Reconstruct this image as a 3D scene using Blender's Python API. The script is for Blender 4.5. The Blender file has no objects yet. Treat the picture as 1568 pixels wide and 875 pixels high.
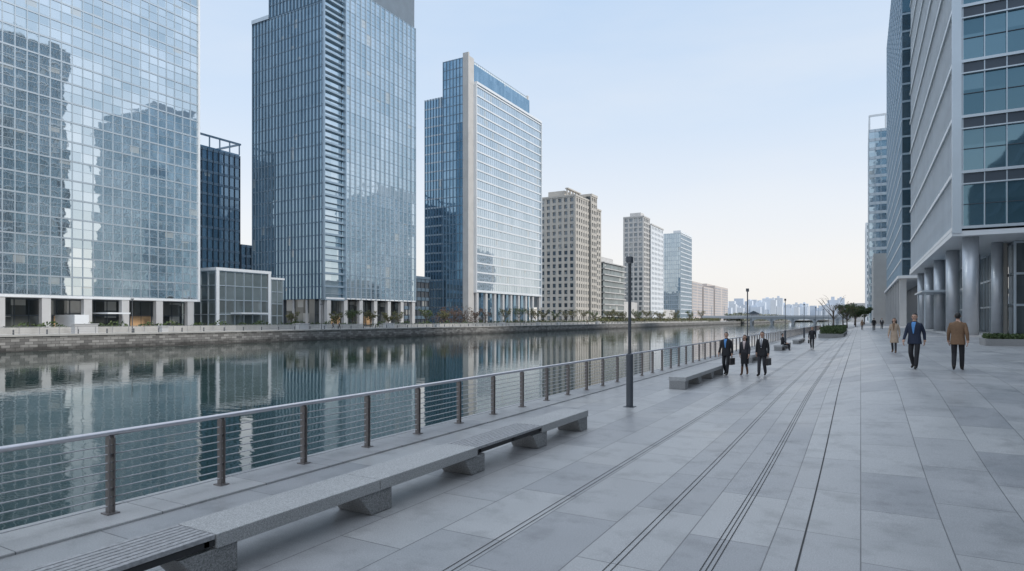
import bpy, bmesh, math, random
from mathutils import Vector, Matrix
random.seed(7)
S=bpy.context.scene
COL=S.collection

# ---------------------------------------------------------------- materials
def newmat(name):
    m=bpy.data.materials.new(name); m.use_nodes=True
    nt=m.node_tree; b=nt.nodes['Principled BSDF']
    return m,nt,b
def N(nt,t,**k):
    n=nt.nodes.new(t)
    for a,v in k.items(): setattr(n,a,v)
    return n
def simple(name,c,rough=.6,metal=0.,noise=0.12,scale=3.,bump=0.,spec=None):
    m,nt,b=newmat(name)
    b.inputs['Roughness'].default_value=rough; b.inputs['Metallic'].default_value=metal
    g=N(nt,'ShaderNodeNewGeometry')
    n=N(nt,'ShaderNodeTexNoise'); n.inputs['Scale'].default_value=scale; n.inputs['Detail'].default_value=5
    nt.links.new(g.outputs['Position'],n.inputs['Vector'])
    r=N(nt,'ShaderNodeValToRGB')
    r.color_ramp.elements[0].position=.3; r.color_ramp.elements[1].position=.7
    r.color_ramp.elements[0].color=tuple(x*(1-noise) for x in c)+(1,)
    r.color_ramp.elements[1].color=tuple(min(1,x*(1+noise)) for x in c)+(1,)
    nt.links.new(n.outputs['Fac'],r.inputs['Fac']); nt.links.new(r.outputs['Color'],b.inputs['Base Color'])
    if bump:
        bp=N(nt,'ShaderNodeBump'); bp.inputs['Strength'].default_value=bump; bp.inputs['Distance'].default_value=.01
        nt.links.new(n.outputs['Fac'],bp.inputs['Height']); nt.links.new(bp.outputs['Normal'],b.inputs['Normal'])
    if spec is not None: b.inputs['Specular IOR Level'].default_value=spec
    return m

def glass(name,off,bay,floor,dark,light,metal=.75,tilt=.02,blind=.1,rough=.03,rnd=.4):
    """curtain-wall glass: every pane has its own tint, blind and slight tilt"""
    m,nt,b=newmat(name); L=nt.links
    g=N(nt,'ShaderNodeNewGeometry')
    sc=N(nt,'ShaderNodeVectorMath',operation='SCALE'); sc.inputs['Scale'].default_value=-.3
    L.new(g.outputs['True Normal'],sc.inputs[0])
    a=N(nt,'ShaderNodeVectorMath',operation='ADD'); L.new(g.outputs['Position'],a.inputs[0]); L.new(sc.outputs[0],a.inputs[1])
    s=N(nt,'ShaderNodeVectorMath',operation='SUBTRACT'); L.new(a.outputs[0],s.inputs[0]); s.inputs[1].default_value=off
    d=N(nt,'ShaderNodeVectorMath',operation='DIVIDE'); L.new(s.outputs[0],d.inputs[0]); d.inputs[1].default_value=(bay,bay,floor)
    f=N(nt,'ShaderNodeVectorMath',operation='FLOOR'); L.new(d.outputs[0],f.inputs[0])
    fr=N(nt,'ShaderNodeVectorMath',operation='FRACTION'); L.new(d.outputs[0],fr.inputs[0])
    w=N(nt,'ShaderNodeTexWhiteNoise',noise_dimensions='3D'); L.new(f.outputs[0],w.inputs['Vector'])
    d2=N(nt,'ShaderNodeVectorMath',operation='MULTIPLY'); L.new(f.outputs[0],d2.inputs[0]); d2.inputs[1].default_value=(.21,.21,.37)
    nz=N(nt,'ShaderNodeTexNoise'); nz.inputs['Scale'].default_value=1.; L.new(d2.outputs[0],nz.inputs['Vector'])
    mx=N(nt,'ShaderNodeMath',operation='MULTIPLY_ADD'); L.new(w.outputs['Value'],mx.inputs[0]); mx.inputs[1].default_value=rnd
    mn=N(nt,'ShaderNodeMath',operation='MULTIPLY_ADD'); L.new(nz.outputs['Fac'],mn.inputs[0]); mn.inputs[1].default_value=1.4; mn.inputs[2].default_value=-.2-rnd*.5
    L.new(mn.outputs[0],mx.inputs[2])
    r=N(nt,'ShaderNodeMix',data_type='RGBA'); r.clamp_factor=True
    r.inputs['A'].default_value=tuple(dark)+(1,); r.inputs['B'].default_value=tuple(light)+(1,)
    L.new(mx.outputs[0],r.inputs['Factor'])
    sx=N(nt,'ShaderNodeSeparateColor'); L.new(w.outputs['Color'],sx.inputs[0])
    sf=N(nt,'ShaderNodeSeparateXYZ'); L.new(fr.outputs[0],sf.inputs[0])
    c1=N(nt,'ShaderNodeMath',operation='LESS_THAN'); L.new(sx.outputs[1],c1.inputs[0]); c1.inputs[1].default_value=blind
    c2=N(nt,'ShaderNodeMath',operation='GREATER_THAN'); L.new(sf.outputs['Z'],c2.inputs[0]); L.new(sx.outputs[2],c2.inputs[1])
    c3=N(nt,'ShaderNodeMath',operation='MULTIPLY'); L.new(c1.outputs[0],c3.inputs[0]); L.new(c2.outputs[0],c3.inputs[1])
    c4=N(nt,'ShaderNodeMath',operation='MULTIPLY'); L.new(c3.outputs[0],c4.inputs[0]); c4.inputs[1].default_value=.6
    r2=N(nt,'ShaderNodeMix',data_type='RGBA'); L.new(c4.outputs[0],r2.inputs['Factor']); L.new(r.outputs['Result'],r2.inputs['A'])
    r2.inputs['B'].default_value=(.55,.57,.56,1)
    L.new(r2.outputs['Result'],b.inputs['Base Color'])
    mm=N(nt,'ShaderNodeMath',operation='MULTIPLY_ADD'); L.new(c4.outputs[0],mm.inputs[0]); mm.inputs[1].default_value=-.5; mm.inputs[2].default_value=metal
    L.new(mm.outputs[0],b.inputs['Metallic'])
    b.inputs['Roughness'].default_value=rough; b.inputs['IOR'].default_value=1.7
    h=N(nt,'ShaderNodeVectorMath',operation='SUBTRACT'); L.new(w.outputs['Color'],h.inputs[0]); h.inputs[1].default_value=(.5,.5,.5)
    h2=N(nt,'ShaderNodeVectorMath',operation='SCALE'); L.new(h.outputs[0],h2.inputs[0]); h2.inputs['Scale'].default_value=tilt
    bw=N(nt,'ShaderNodeTexNoise'); bw.inputs['Scale'].default_value=.7; L.new(g.outputs['Position'],bw.inputs['Vector'])
    bh=N(nt,'ShaderNodeVectorMath',operation='SUBTRACT'); L.new(bw.outputs['Color'],bh.inputs[0]); bh.inputs[1].default_value=(.5,.5,.5)
    bh2=N(nt,'ShaderNodeVectorMath',operation='SCALE'); L.new(bh.outputs[0],bh2.inputs[0]); bh2.inputs['Scale'].default_value=tilt*1.2
    ad=N(nt,'ShaderNodeVectorMath',operation='ADD'); L.new(h2.outputs[0],ad.inputs[0]); L.new(bh2.outputs[0],ad.inputs[1])
    ad2=N(nt,'ShaderNodeVectorMath',operation='ADD'); L.new(g.outputs['Normal'],ad2.inputs[0]); L.new(ad.outputs[0],ad2.inputs[1])
    no=N(nt,'ShaderNodeVectorMath',operation='NORMALIZE'); L.new(ad2.outputs[0],no.inputs[0])
    L.new(no.outputs[0],b.inputs['Normal'])
    return m

def granite(name,c,speck=.25,slabs=None,rough=.5):
    """speckled granite; slabs=(length along Y, width along X) adds joints and slab-to-slab tone"""
    m,nt,b=newmat(name); L=nt.links
    g=N(nt,'ShaderNodeNewGeometry')
    n1=N(nt,'ShaderNodeTexNoise'); n1.inputs['Scale'].default_value=70; n1.inputs['Detail'].default_value=3; n1.inputs['Roughness'].default_value=.8
    n2=N(nt,'ShaderNodeTexNoise'); n2.inputs['Scale'].default_value=.55; n2.inputs['Detail'].default_value=6; n2.inputs['Roughness'].default_value=.65
    for n in(n1,n2): L.new(g.outputs['Position'],n.inputs['Vector'])
    r1=N(nt,'ShaderNodeMapRange'); L.new(n1.outputs['Fac'],r1.inputs['Value'])
    r1.inputs['From Min'].default_value=.35; r1.inputs['From Max'].default_value=.65; r1.inputs['To Min'].default_value=1-speck; r1.inputs['To Max'].default_value=1+speck*.6
    r2=N(nt,'ShaderNodeMapRange'); L.new(n2.outputs['Fac'],r2.inputs['Value'])
    r2.inputs['From Min'].default_value=.3; r2.inputs['From Max'].default_value=.7; r2.inputs['To Min'].default_value=.82; r2.inputs['To Max'].default_value=1.1
    mu=N(nt,'ShaderNodeMath',operation='MULTIPLY'); L.new(r1.outputs[0],mu.inputs[0]); L.new(r2.outputs[0],mu.inputs[1])
    base=N(nt,'ShaderNodeVectorMath',operation='SCALE'); base.inputs[0].default_value=c; L.new(mu.outputs[0],base.inputs['Scale'])
    out=base.outputs[0]
    rr=N(nt,'ShaderNodeMapRange'); L.new(n2.outputs['Fac'],rr.inputs['Value']); rr.inputs['From Min'].default_value=.3; rr.inputs['From Max'].default_value=.7
    rr.inputs['To Min'].default_value=rough-.12; rr.inputs['To Max'].default_value=rough+.12; L.new(rr.outputs[0],b.inputs['Roughness'])
    if slabs:
        sp=N(nt,'ShaderNodeSeparateXYZ'); L.new(g.outputs['Position'],sp.inputs[0])
        cb=N(nt,'ShaderNodeCombineXYZ'); L.new(sp.outputs['Y'],cb.inputs['X']); L.new(sp.outputs['X'],cb.inputs['Y'])
        br=N(nt,'ShaderNodeTexBrick'); L.new(cb.outputs[0],br.inputs['Vector'])
        br.offset=.37; br.inputs['Scale'].default_value=1; br.inputs['Brick Width'].default_value=slabs[0]; br.inputs['Row Height'].default_value=slabs[1]
        br.inputs['Mortar Size'].default_value=.007; br.inputs['Mortar Smooth'].default_value=.2; br.inputs['Bias'].default_value=.1
        br.inputs['Color1'].default_value=(.79,.80,.83,1); br.inputs['Color2'].default_value=(1.11,1.11,1.10,1); br.inputs['Mortar'].default_value=(.40,.40,.41,1)
        mm=N(nt,'ShaderNodeVectorMath',operation='MULTIPLY'); L.new(out,mm.inputs[0]); L.new(br.outputs['Color'],mm.inputs[1]); out=mm.outputs[0]
        n3=N(nt,'ShaderNodeTexNoise'); n3.inputs['Scale'].default_value=1.7; n3.inputs['Detail'].default_value=6; n3.inputs['Roughness'].default_value=.65; L.new(g.outputs['Position'],n3.inputs['Vector'])
        r3=N(nt,'ShaderNodeMapRange'); L.new(n3.outputs['Fac'],r3.inputs['Value']); r3.inputs['From Min'].default_value=.50; r3.inputs['From Max'].default_value=.72; r3.inputs['To Min'].default_value=1; r3.inputs['To Max'].default_value=.70
        m3=N(nt,'ShaderNodeVectorMath',operation='SCALE'); L.new(out,m3.inputs[0]); L.new(r3.outputs[0],m3.inputs['Scale']); out=m3.outputs[0]
        bp=N(nt,'ShaderNodeBump'); bp.invert=True; bp.inputs['Strength'].default_value=.5; bp.inputs['Distance'].default_value=.006
        L.new(br.outputs['Fac'],bp.inputs['Height']); L.new(bp.outputs['Normal'],b.inputs['Normal'])
    L.new(out,b.inputs['Base Color'])
    return m

M_pave=granite('granite_paving',(.415,.415,.42),.26,(1.9,.82),.40)
M_cop=granite('granite_coping',(.42,.42,.425),.2,(1.5,3.),.5)
M_bstone=granite('bench_granite',(.46,.46,.46),.45,None,.55)
M_bstone2=granite('bench_granite_rough',(.32,.32,.32),.55,None,.75)
M_slat=simple('grey_timber',(.36,.36,.37),.6,0,.25,25)
M_dark=simple('dark_slot',(.035,.035,.037),.7)
M_post=simple('bronze_steel',(.22,.20,.195),.42,.5,.1,8)
M_steel=simple('brushed_steel',(.62,.61,.64),.28,.85,.05,10)
M_wire=simple('steel_wire',(.50,.50,.52),.35,.7)
M_lamp=simple('lamp_paint',(.09,.10,.115),.45,.3)
M_lampg=simple('lamp_diffuser',(.6,.6,.6),.4)
M_white=simple('white_panel',(.72,.76,.80),.4,.1,.04,.3)
M_silver=simple('silver_mullion',(.50,.57,.63),.35,.6,.05,.4)
M_silver2=simple('bluish_mullion',(.36,.46,.55),.35,.6,.05,.4)
M_blue=simple('blue_mullion',(.20,.28,.36),.4,.5,.05,.4)
M_darkm=simple('dark_mullion',(.07,.09,.115),.4,.4,.05,.4)
M_stone=simple('pale_stone',(.50,.48,.445),.8,0,.06,.3)
M_stone2=simple('grey_stone',(.51,.51,.505),.8,0,.06,.3)
M_col=simple('column_cladding',(.54,.55,.56),.4,.2,.05,.5)
M_colm=simple('column_steel',(.55,.58,.62),.42,.6,.04,2)
M_conc=simple('concrete',(.40,.40,.39),.8,0,.15,.6)
M_far=[simple('hazy_facade_a',(.64,.70,.78),.9,0,.03,.01),simple('hazy_facade_b',(.60,.64,.69),.9,0,.03,.01),simple('hazy_facade_c',(.54,.60,.68),.9,0,.04,.01)]  # aerial haze is mixed into these pale bluish facade colours
M_bridge=simple('bridge_concrete',(.38,.41,.45),.9,0,.04,.05)
M_brownf=simple('brown_facade',(.50,.46,.44),.9,0,.05,.05)
M_brownw=simple('brown_windows',(.35,.36,.39),.6,0,.05,.05)
M_lobbyglow=simple('painted_lobby_glow',(.55,.36,.20),.5,0,.2,.4)  # warm interior light of the lobbies, put into the colour

def foliage(name,cols):
    m,nt,b=newmat(name); L=nt.links
    g=N(nt,'ShaderNodeNewGeometry'); w=N(nt,'ShaderNodeTexWhiteNoise',noise_dimensions='1D'); L.new(g.outputs['Random Per Island'],w.inputs['W'])
    r=N(nt,'ShaderNodeValToRGB'); e=r.color_ramp.elements
    e[0].color=cols[0]+(1,); e[1].color=cols[-1]+(1,)
    for i,c in enumerate(cols[1:-1]): 
        x=e.new((i+1)/(len(cols)-1)); x.color=c+(1,)
    L.new(w.outputs['Value'],r.inputs['Fac']); L.new(r.outputs['Color'],b.inputs['Base Color'])
    b.inputs['Roughness'].default_value=.7
    return m
M_green=foliage('evergreen_leaves',[(.03,.06,.02),(.06,.10,.03),(.10,.13,.05)])
M_olive=foliage('olive_leaves',[(.06,.08,.03),(.11,.12,.05),(.16,.13,.06)])
M_red=foliage('reddish_twigs',[(.12,.07,.055),(.17,.11,.085),(.10,.08,.05)])
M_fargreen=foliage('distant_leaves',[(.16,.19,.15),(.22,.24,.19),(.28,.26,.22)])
M_bark=simple('bark',(.12,.10,.085),.9,0,.3,6)

def wallmat():
    m,nt,b=newmat('quay_masonry'); L=nt.links
    g=N(nt,'ShaderNodeNewGeometry'); sp=N(nt,'ShaderNodeSeparateXYZ'); L.new(g.outputs['Position'],sp.inputs[0])
    cb=N(nt,'ShaderNodeCombineXYZ'); L.new(sp.outputs['Y'],cb.inputs['X']); L.new(sp.outputs['Z'],cb.inputs['Y'])
    br=N(nt,'ShaderNodeTexBrick'); L.new(cb.outputs[0],br.inputs['Vector']); br.inputs['Scale'].default_value=1
    br.inputs['Brick Width'].default_value=1.1; br.inputs['Row Height'].default_value=.42; br.inputs['Mortar Size'].default_value=.03
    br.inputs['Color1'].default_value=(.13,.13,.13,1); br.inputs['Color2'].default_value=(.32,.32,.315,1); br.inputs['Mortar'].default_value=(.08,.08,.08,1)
    n=N(nt,'ShaderNodeTexNoise'); n.inputs['Scale'].default_value=.8; n.inputs['Detail'].default_value=6; L.new(g.outputs['Position'],n.inputs['Vector'])
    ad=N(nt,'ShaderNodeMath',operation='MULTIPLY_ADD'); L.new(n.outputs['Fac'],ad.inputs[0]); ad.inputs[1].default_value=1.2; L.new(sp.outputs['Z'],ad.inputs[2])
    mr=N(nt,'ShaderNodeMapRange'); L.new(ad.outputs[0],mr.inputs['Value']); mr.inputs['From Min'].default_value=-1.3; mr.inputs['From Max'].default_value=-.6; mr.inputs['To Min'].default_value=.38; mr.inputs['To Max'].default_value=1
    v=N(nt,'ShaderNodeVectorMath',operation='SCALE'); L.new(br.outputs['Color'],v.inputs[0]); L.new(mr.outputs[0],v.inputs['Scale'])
    L.new(v.outputs[0],b.inputs['Base Color']); b.inputs['Roughness'].default_value=.85
    return m
M_wall=wallmat()

def watermat():
    m,nt,b=newmat('river_water'); L=nt.links
    b.inputs['Base Color'].default_value=(.020,.046,.042,1); b.inputs['Roughness'].default_value=.03; b.inputs['IOR'].default_value=1.333
    g=N(nt,'ShaderNodeNewGeometry')
    mp=N(nt,'ShaderNodeMapping'); L.new(g.outputs['Position'],mp.inputs['Vector']); mp.inputs['Rotation'].default_value=(0,0,-.5); mp.inputs['Scale'].default_value=(.5,1.1,1)
    n=N(nt,'ShaderNodeTexNoise'); n.inputs['Scale'].default_value=1.5; n.inputs['Detail'].default_value=3; n.inputs['Roughness'].default_value=.5; L.new(mp.outputs[0],n.inputs['Vector'])
    n2=N(nt,'ShaderNodeTexNoise'); n2.inputs['Scale'].default_value=.10; n2.inputs['Detail'].default_value=3; L.new(mp.outputs[0],n2.inputs['Vector'])
    r=N(nt,'ShaderNodeMapRange'); L.new(n2.outputs['Fac'],r.inputs['Value']); r.inputs['From Min'].default_value=.35; r.inputs['From Max'].default_value=.65; r.inputs['To Min'].default_value=.35; r.inputs['To Max'].default_value=1.2
    mu=N(nt,'ShaderNodeMath',operation='MULTIPLY'); L.new(n.outputs['Fac'],mu.inputs[0]); L.new(r.outputs[0],mu.inputs[1])
    bp=N(nt,'ShaderNodeBump'); bp.inputs['Strength'].default_value=.42; bp.inputs['Distance'].default_value=.026
    L.new(mu.outputs[0],bp.inputs['Height']); L.new(bp.outputs['Normal'],b.inputs['Normal'])
    return m
M_water=watermat()

# ---------------------------------------------------------------- mesh building
class MB:
    def __init__(s): s.v=[]; s.f=[]; s.m=[]
    def quad(s,a,b,c,d,mi=0):
        i=len(s.v); s.v+=[a,b,c,d]; s.f.append((i,i+1,i+2,i+3)); s.m.append(mi)
    def box(s,x0,x1,y0,y1,z0,z1,mi=0):
        if x0>x1:x0,x1=x1,x0
        if y0>y1:y0,y1=y1,y0
        i=len(s.v)
        s.v+=[(x0,y0,z0),(x1,y0,z0),(x1,y1,z0),(x0,y1,z0),(x0,y0,z1),(x1,y0,z1),(x1,y1,z1),(x0,y1,z1)]
        for q in((0,3,2,1),(4,5,6,7),(0,1,5,4),(1,2,6,5),(2,3,7,6),(3,0,4,7)):
            s.f.append(tuple(i+k for k in q)); s.m.append(mi)
    def prism(s,poly,axis,a0,a1,mi=0):
        n=len(poly); i=len(s.v)
        def P(p,a): return {'x':(a,p[0],p[1]),'y':(p[0],a,p[1]),'z':(p[0],p[1],a)}[axis]
        s.v+=[P(p,a0) for p in poly]+[P(p,a1) for p in poly]
        s.f.append(tuple(range(i+n-1,i-1,-1))); s.f.append(tuple(range(i+n,i+2*n))); s.m+=[mi,mi]
        for k in range(n):
            s.f.append((i+k,i+(k+1)%n,i+n+(k+1)%n,i+n+k)); s.m.append(mi)
    def tube(s,pts,rad,seg=8,mi=0,sq=1.):
        pts=[Vector(p) for p in pts]; n=len(pts)
        if not hasattr(rad,'__len__'): rad=[rad]*n
        i0=len(s.v); up=Vector((0,0,1))
        for k in range(n):
            d=(pts[min(k+1,n-1)]-pts[max(k-1,0)]).normalized()
            a=d.cross(up) if abs(d.z)<.95 else d.cross(Vector((0,1,0)))
            a.normalize(); b2=d.cross(a)
            for j in range(seg):
                t=2*math.pi*j/seg
                s.v.append(tuple(pts[k]+(a*math.cos(t)+b2*math.sin(t)*sq)*rad[k]))
        for k in range(n-1):
            for j in range(seg):
                a0=i0+k*seg+j; a1=i0+k*seg+(j+1)%seg
                s.f.append((a0,a1,a1+seg,a0+seg)); s.m.append(mi)
        s.f.append(tuple(range(i0+seg-1,i0-1,-1))); s.f.append(tuple(range(i0+(n-1)*seg,i0+n*seg))); s.m+=[mi,mi]
    def obj(s,name,mats,parent=None,smooth=False,bevel=0,loc=None):
        me=bpy.data.meshes.new(name); me.from_pydata(s.v,[],s.f)
        for m in (mats if isinstance(mats,list) else [mats]): me.materials.append(m)
        me.polygons.foreach_set('material_index',s.m)
        if smooth: me.polygons.foreach_set('use_smooth',[len(f)<=4 for f in s.f])
        me.update()
        if bevel:
            bm=bmesh.new(); bm.from_mesh(me); bmesh.ops.recalc_face_normals(bm,faces=bm.faces); bm.to_mesh(me); bm.free()
        o=bpy.data.objects.new(name,me); COL.objects.link(o)
        if parent: o.parent=parent
        if loc: o.location=loc
        if bevel:
            b=o.modifiers.new('bevel','BEVEL'); b.width=bevel; b.segments=2; b.limit_method='ANGLE'
        return o
def empty(name,loc=(0,0,0),rz=0,sc=1):
    e=bpy.data.objects.new(name,None); COL.objects.link(e); e.location=loc; e.rotation_euler=(0,0,rz); e.scale=(sc,)*3; e.empty_display_size=.3
    return e

class Build:
    def __init__(s,name): s.e=empty(name); s.p={}
    def part(s,n,m):
        if n not in s.p: s.p[n]=(MB(),m)
        return s.p[n][0]
    def done(s):
        for n,(mb,m) in s.p.items():
            if mb.f: mb.obj(n,m,s.e)
def fbox(M,face,u0,u1,z0,z1,d0,d1):
    ax,c,sg=face
    if ax=='x': M.box(c+sg*d0,c+sg*d1,u0,u1,z0,z1)
    else: M.box(u0,u1,c+sg*d0,c+sg*d1,z0,z1)
def curtain(B,face,u0,u1,z0,z1,bay,floor,mull=(.12,.18),band=(.5,.10),mm=M_silver,bm=None,trans=(),tm=None,mn='mullions',bn='spandrels',mullz=None,back=-.05):
    M=B.part(mn,mm); n=max(1,round(abs(u1-u0)/bay)); st=(u1-u0)/n
    if mull:
        for i in range(n+1):
            u=u0+st*i; fbox(M,face,u-mull[0]/2,u+mull[0]/2,z0,z1 if not mullz else mullz,back,mull[1])
    Bm=B.part(bn,bm or mm); nf=int(round((z1-z0)/floor)); fs=(z1-z0)/nf
    for k in range(nf+1):
        z=z0+fs*k
        if band:
            fbox(Bm,face,u0,u1,z-(band[0] if k else 0),z+.02 if k else z+.1,back,band[1])
        if k<nf:
            for t in trans: fbox(M,face,u0,u1,z+fs*t-.035,z+fs*t+.035,back,.07)
def pier(B,face,u0,u1,z0,z1,bay,floor,pw,ph,m,d=.5,n='stone'):
    M=B.part(n+'_piers',m); H=B.part(n+'_bands',m); k=max(1,round((u1-u0)/bay)); st=(u1-u0)/k
    for i in range(k+1):
        u=u0+st*i; fbox(M,face,u-pw/2,u+pw/2,z0,z1,-.1,d)
    nf=round((z1-z0)/floor); fs=(z1-z0)/nf
    for i in range(nf+1):
        z=z0+fs*i; fbox(H,face,u0,u1,z-ph*.5,z+ph*.5,-.1,d*.8)

# ---------------------------------------------------------------- terrain
def ss(t): t=max(0,min(1,t)); return t*t*(3-2*t)
def terr(x,y): return .73*ss((x+3.2)/4.6)*ss((y-8)/14)
xs=[-8.0,-6,-4.5,-3.6]+[-3.2+.23*i for i in range(23)]+[2.6,4,6,10,20,40,80,200,600,2000,6000]
ys=[-6000,-1000,-200,-60,-20,-5,2,5]+[7+.5*i for i in range(33)]+[24,26,30,40,60,80,120,200,300,500,800,1200,2000,4000,9000]
mb=MB()
for x in xs:
    for y in ys: mb.v.append((x,y,terr(x,y)))
ny=len(ys)
for i in range(len(xs)-1):
    for j in range(ny-1):
        a=i*ny+j; mb.f.append((a,a+ny,a+ny+1,a+1)); mb.m.append(0)
mb.obj('plaza_pavement',M_pave,smooth=True)
mb=MB()
y=-60.
while y<700:
    st=2.4 if y<80 else 30
    mb.box(-8.25,-7.35,y+.004,y+st-.004,-.12,.03); y+=st
mb.obj('quay_coping',M_cop,bevel=.012)
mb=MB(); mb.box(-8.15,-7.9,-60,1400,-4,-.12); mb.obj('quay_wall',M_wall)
def strip(x,w,y0,y1,dz=.004):
    mb=MB(); yy=[y for y in ys if y0<y<y1]; yy=[y0]+yy+[y1]
    for a,b in zip(yy,yy[1:]):
        pa=[(x-w/2,a),(x+w/2,a),(x+w/2,b),(x-w/2,b)]
        mb.quad(*[(p,q,terr(p,q)+dz) for p,q in pa])
    return mb
def groove(xs_,w,y1):
    A=MB()
    for x in xs_:
        m=strip(x,w,-8,y1)
        o=len(A.v); A.v+=m.v; A.f+=[tuple(o+k for k in f) for f in m.f]; A.m+=m.m
    A.obj('drainage_groove',M_dark)
groove([-3.40,-3.33],.010,140); groove([-2.10,-2.035],.010,140); groove([-1.31,-1.262,-1.214],.010,160); groove([-.53],.018,200)

# water + far bank
mb=MB(); mb.quad((-6000,-6000,-2.2),(6000,-6000,-2.2),(6000,9000,-2.2),(-6000,9000,-2.2)); mb.obj('river_water',M_water)
M_bank=granite('bank_paving',(.42,.41,.39),.1,(2.4,1.2),.7)
mb=MB()
mb.quad((-6000,-6000,0),(-103,-6000,0),(-103,1150,0),(-6000,1150,0))
mb.quad((-6000,1150,0),(-103,1150,0),(-60,1500,0),(-6000,1500,0))
mb.quad((-6000,1500,0),(-8,1500,0),(-8,9000,0),(-6000,9000,0)); 
mb.obj('far_bank_ground',M_bank)
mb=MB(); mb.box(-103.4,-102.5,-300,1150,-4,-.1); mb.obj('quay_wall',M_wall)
mb=MB(); mb.box(-103.6,-102.3,-300,1150,-.1,.15); mb.obj('quay_coping',M_conc)
mb=MB(); mb.box(-60,-8,1500,1501,-4,-.1); mb.box(-103,-60,1499,1500,-4,-.1); mb.obj('embankment_wall',M_conc)
mb=MB(); mb.box(-116,-115.4,-20,125,0,1.0); mb.box(-116,-115.4,132,300,0,.9); mb.box(-117,-116.6,310,560,0,.8)
mb.obj('terrace_wall',M_conc)
mb=MB()
for i in range(240):
    y=20+i*2.5; mb.box(-103.1,-103.03,y-.03,y+.03,.15,1.2)
mb.box(-103.12,-103.0,20,620,1.2,1.27)
for z in(.45,.8): mb.box(-103.09,-103.05,20,620,z,z+.03)
mb.obj('quay_railing',M_wire)
rnd=random.Random(8)
for i,(y,w_,h_) in enumerate([(52,3.4,1.5),(66,1.2,1.0),(97,2.6,1.3),(104,1.2,1.0),(126,3.0,1.2),(148,1.6,.9),(186,2.4,1.2),(214,1.5,1.0),(232,2.6,1.1),(276,2.2,1.2)]):
    m=MB(); m.box(-109.2,-108.,y,y+w_,0,h_); m.box(-109.35,-107.85,y-.12,y+w_+.12,h_,h_+.12); m.obj('stone_planter_block',M_col)
mb=MB()
for i in range(70): mb.tube([(-105,30+i*4.2,0),(-105,30+i*4.2,.8),(-105,30+i*4.2,.86)],[.11,.10,.06],8)
mb.obj('bollard_row',M_lamp)
for i in range(9):
    y=60+i*42; e=empty('street_lamp',(-106.5,y,0)); m=MB(); m.tube([(0,0,0),(0,0,1),(0,0,5.6)],[.11,.08,.06],8); m.box(-.3,.3,-.12,.12,5.6,5.8); m.obj('post',M_lamp,e)

# ---------------------------------------------------------------- near railing
e=empty('quay_railing',(0,0,0))
posts=MB(); wires=MB(); top=MB()
Y0=4.15-1.48*6
for i in range(110):
    y=Y0+i*1.48
    for s in(-1,1):
        posts.prism([(-7.86,.03),(-7.78,.03),(-7.775,.93),(-7.80,.965),(-7.84,.965),(-7.865,.93)],'y',y+s*.028-.007,y+s*.028+.007)
    posts.box(-7.9,-7.74,y-.07,y+.07,.031,.045)
    for z in(.3,.7): posts.box(-7.835,-7.805,y-.021,y+.021,z,z+.03)
    posts.box(-7.835,-7.805,y-.02,y+.02,.93,.955)
y1=Y0+109*1.48
for k in range(8):
    z=.12+k*.103
    wires.tube([(-7.82,Y0,z),(-7.82,y1,z)],.008,6)
top.tube([(-7.82,Y0-.3,.99),(-7.82,y1,.99)],.034,14)
posts.obj('posts',M_post,e); wires.obj('wires',M_wire,e,smooth=True); top.obj('handrail',M_steel,e,smooth=True)

# ---------------------------------------------------------------- benches
def bench(y0,kinds):
    e=empty('stone_bench',(-5.36,y0,0)); st=MB(); su=MB(); sl=MB(); fr=MB()
    Lm=2.2; n=len(kinds)
    for i,k in enumerate(kinds):
        a=i*Lm+.006; b=(i+1)*Lm-.006
        if k=='s': st.box(-.29,.29,a,b,.275,.41)
        else:
            for j in range(8):
                x=-.285+j*.0725; sl.box(x,x+.058,a,b,.365,.408)
            for yy in(a+.06,(a+b)/2,b-.1): fr.box(-.27,.27,yy,yy+.05,.31,.364)
            for xx in(-.27,.235): fr.box(xx,xx+.035,a,b,.30,.36)
    for i in range(n+1):
        y=i*Lm
        if i==0: pr=[(0,.002),(.34,.002),(.52,.273),(0,.273)]
        elif i==n: pr=[(y-.34,.002),(y,.002),(y,.273),(y-.52,.273)]
        else: pr=[(y-.12,.002),(y+.24,.002),(y+.24,.273),(y-.34,.273)]
        su.prism(pr,'x',-.27,.265)
    st.obj('seat_slabs',M_bstone,e,bevel=.008); su.obj('supports',M_bstone2,e,bevel=.01)
    if sl.f: sl.obj('timber_slats',M_slat,e,bevel=.004); fr.obj('frame',M_dark,e)
bench(-.8,'swssws')
bench(20.9,'sss'); bench(35.5,'sws'); bench(50,'sss'); bench(64.5,'sss')

# ---------------------------------------------------------------- lamps
def lamp(x,y,b=True):
    e=empty('street_lamp',(x,y,terr(x,y)+(0)))
    m=MB(); m.box(-.14,.14,-.14,.14,0,.012); m.tube([(0,0,.01),(0,0,1.4)],.092,20); m.tube([(0,0,1.4),(0,0,1.43)],[.092,.06],20)
    for s in(-1,1): m.box(-.02,.02,s*.062-.016,s*.062+.016,1.42,3.86)
    for z in(2.0,2.8,3.6): m.box(-.015,.015,-.05,.05,z,z+.03)
    m.box(-.065,.065,-.11,.11,3.86,4.02)
    m.obj('post',M_lamp,e,bevel=.004)
    g=MB(); g.box(-.05,.05,-.09,.09,3.845,3.859); g.obj('lens',M_lampg,e)
for y in(16.1,36,55.5,75,95,115,135,155): lamp(-5.4,y)

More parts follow.
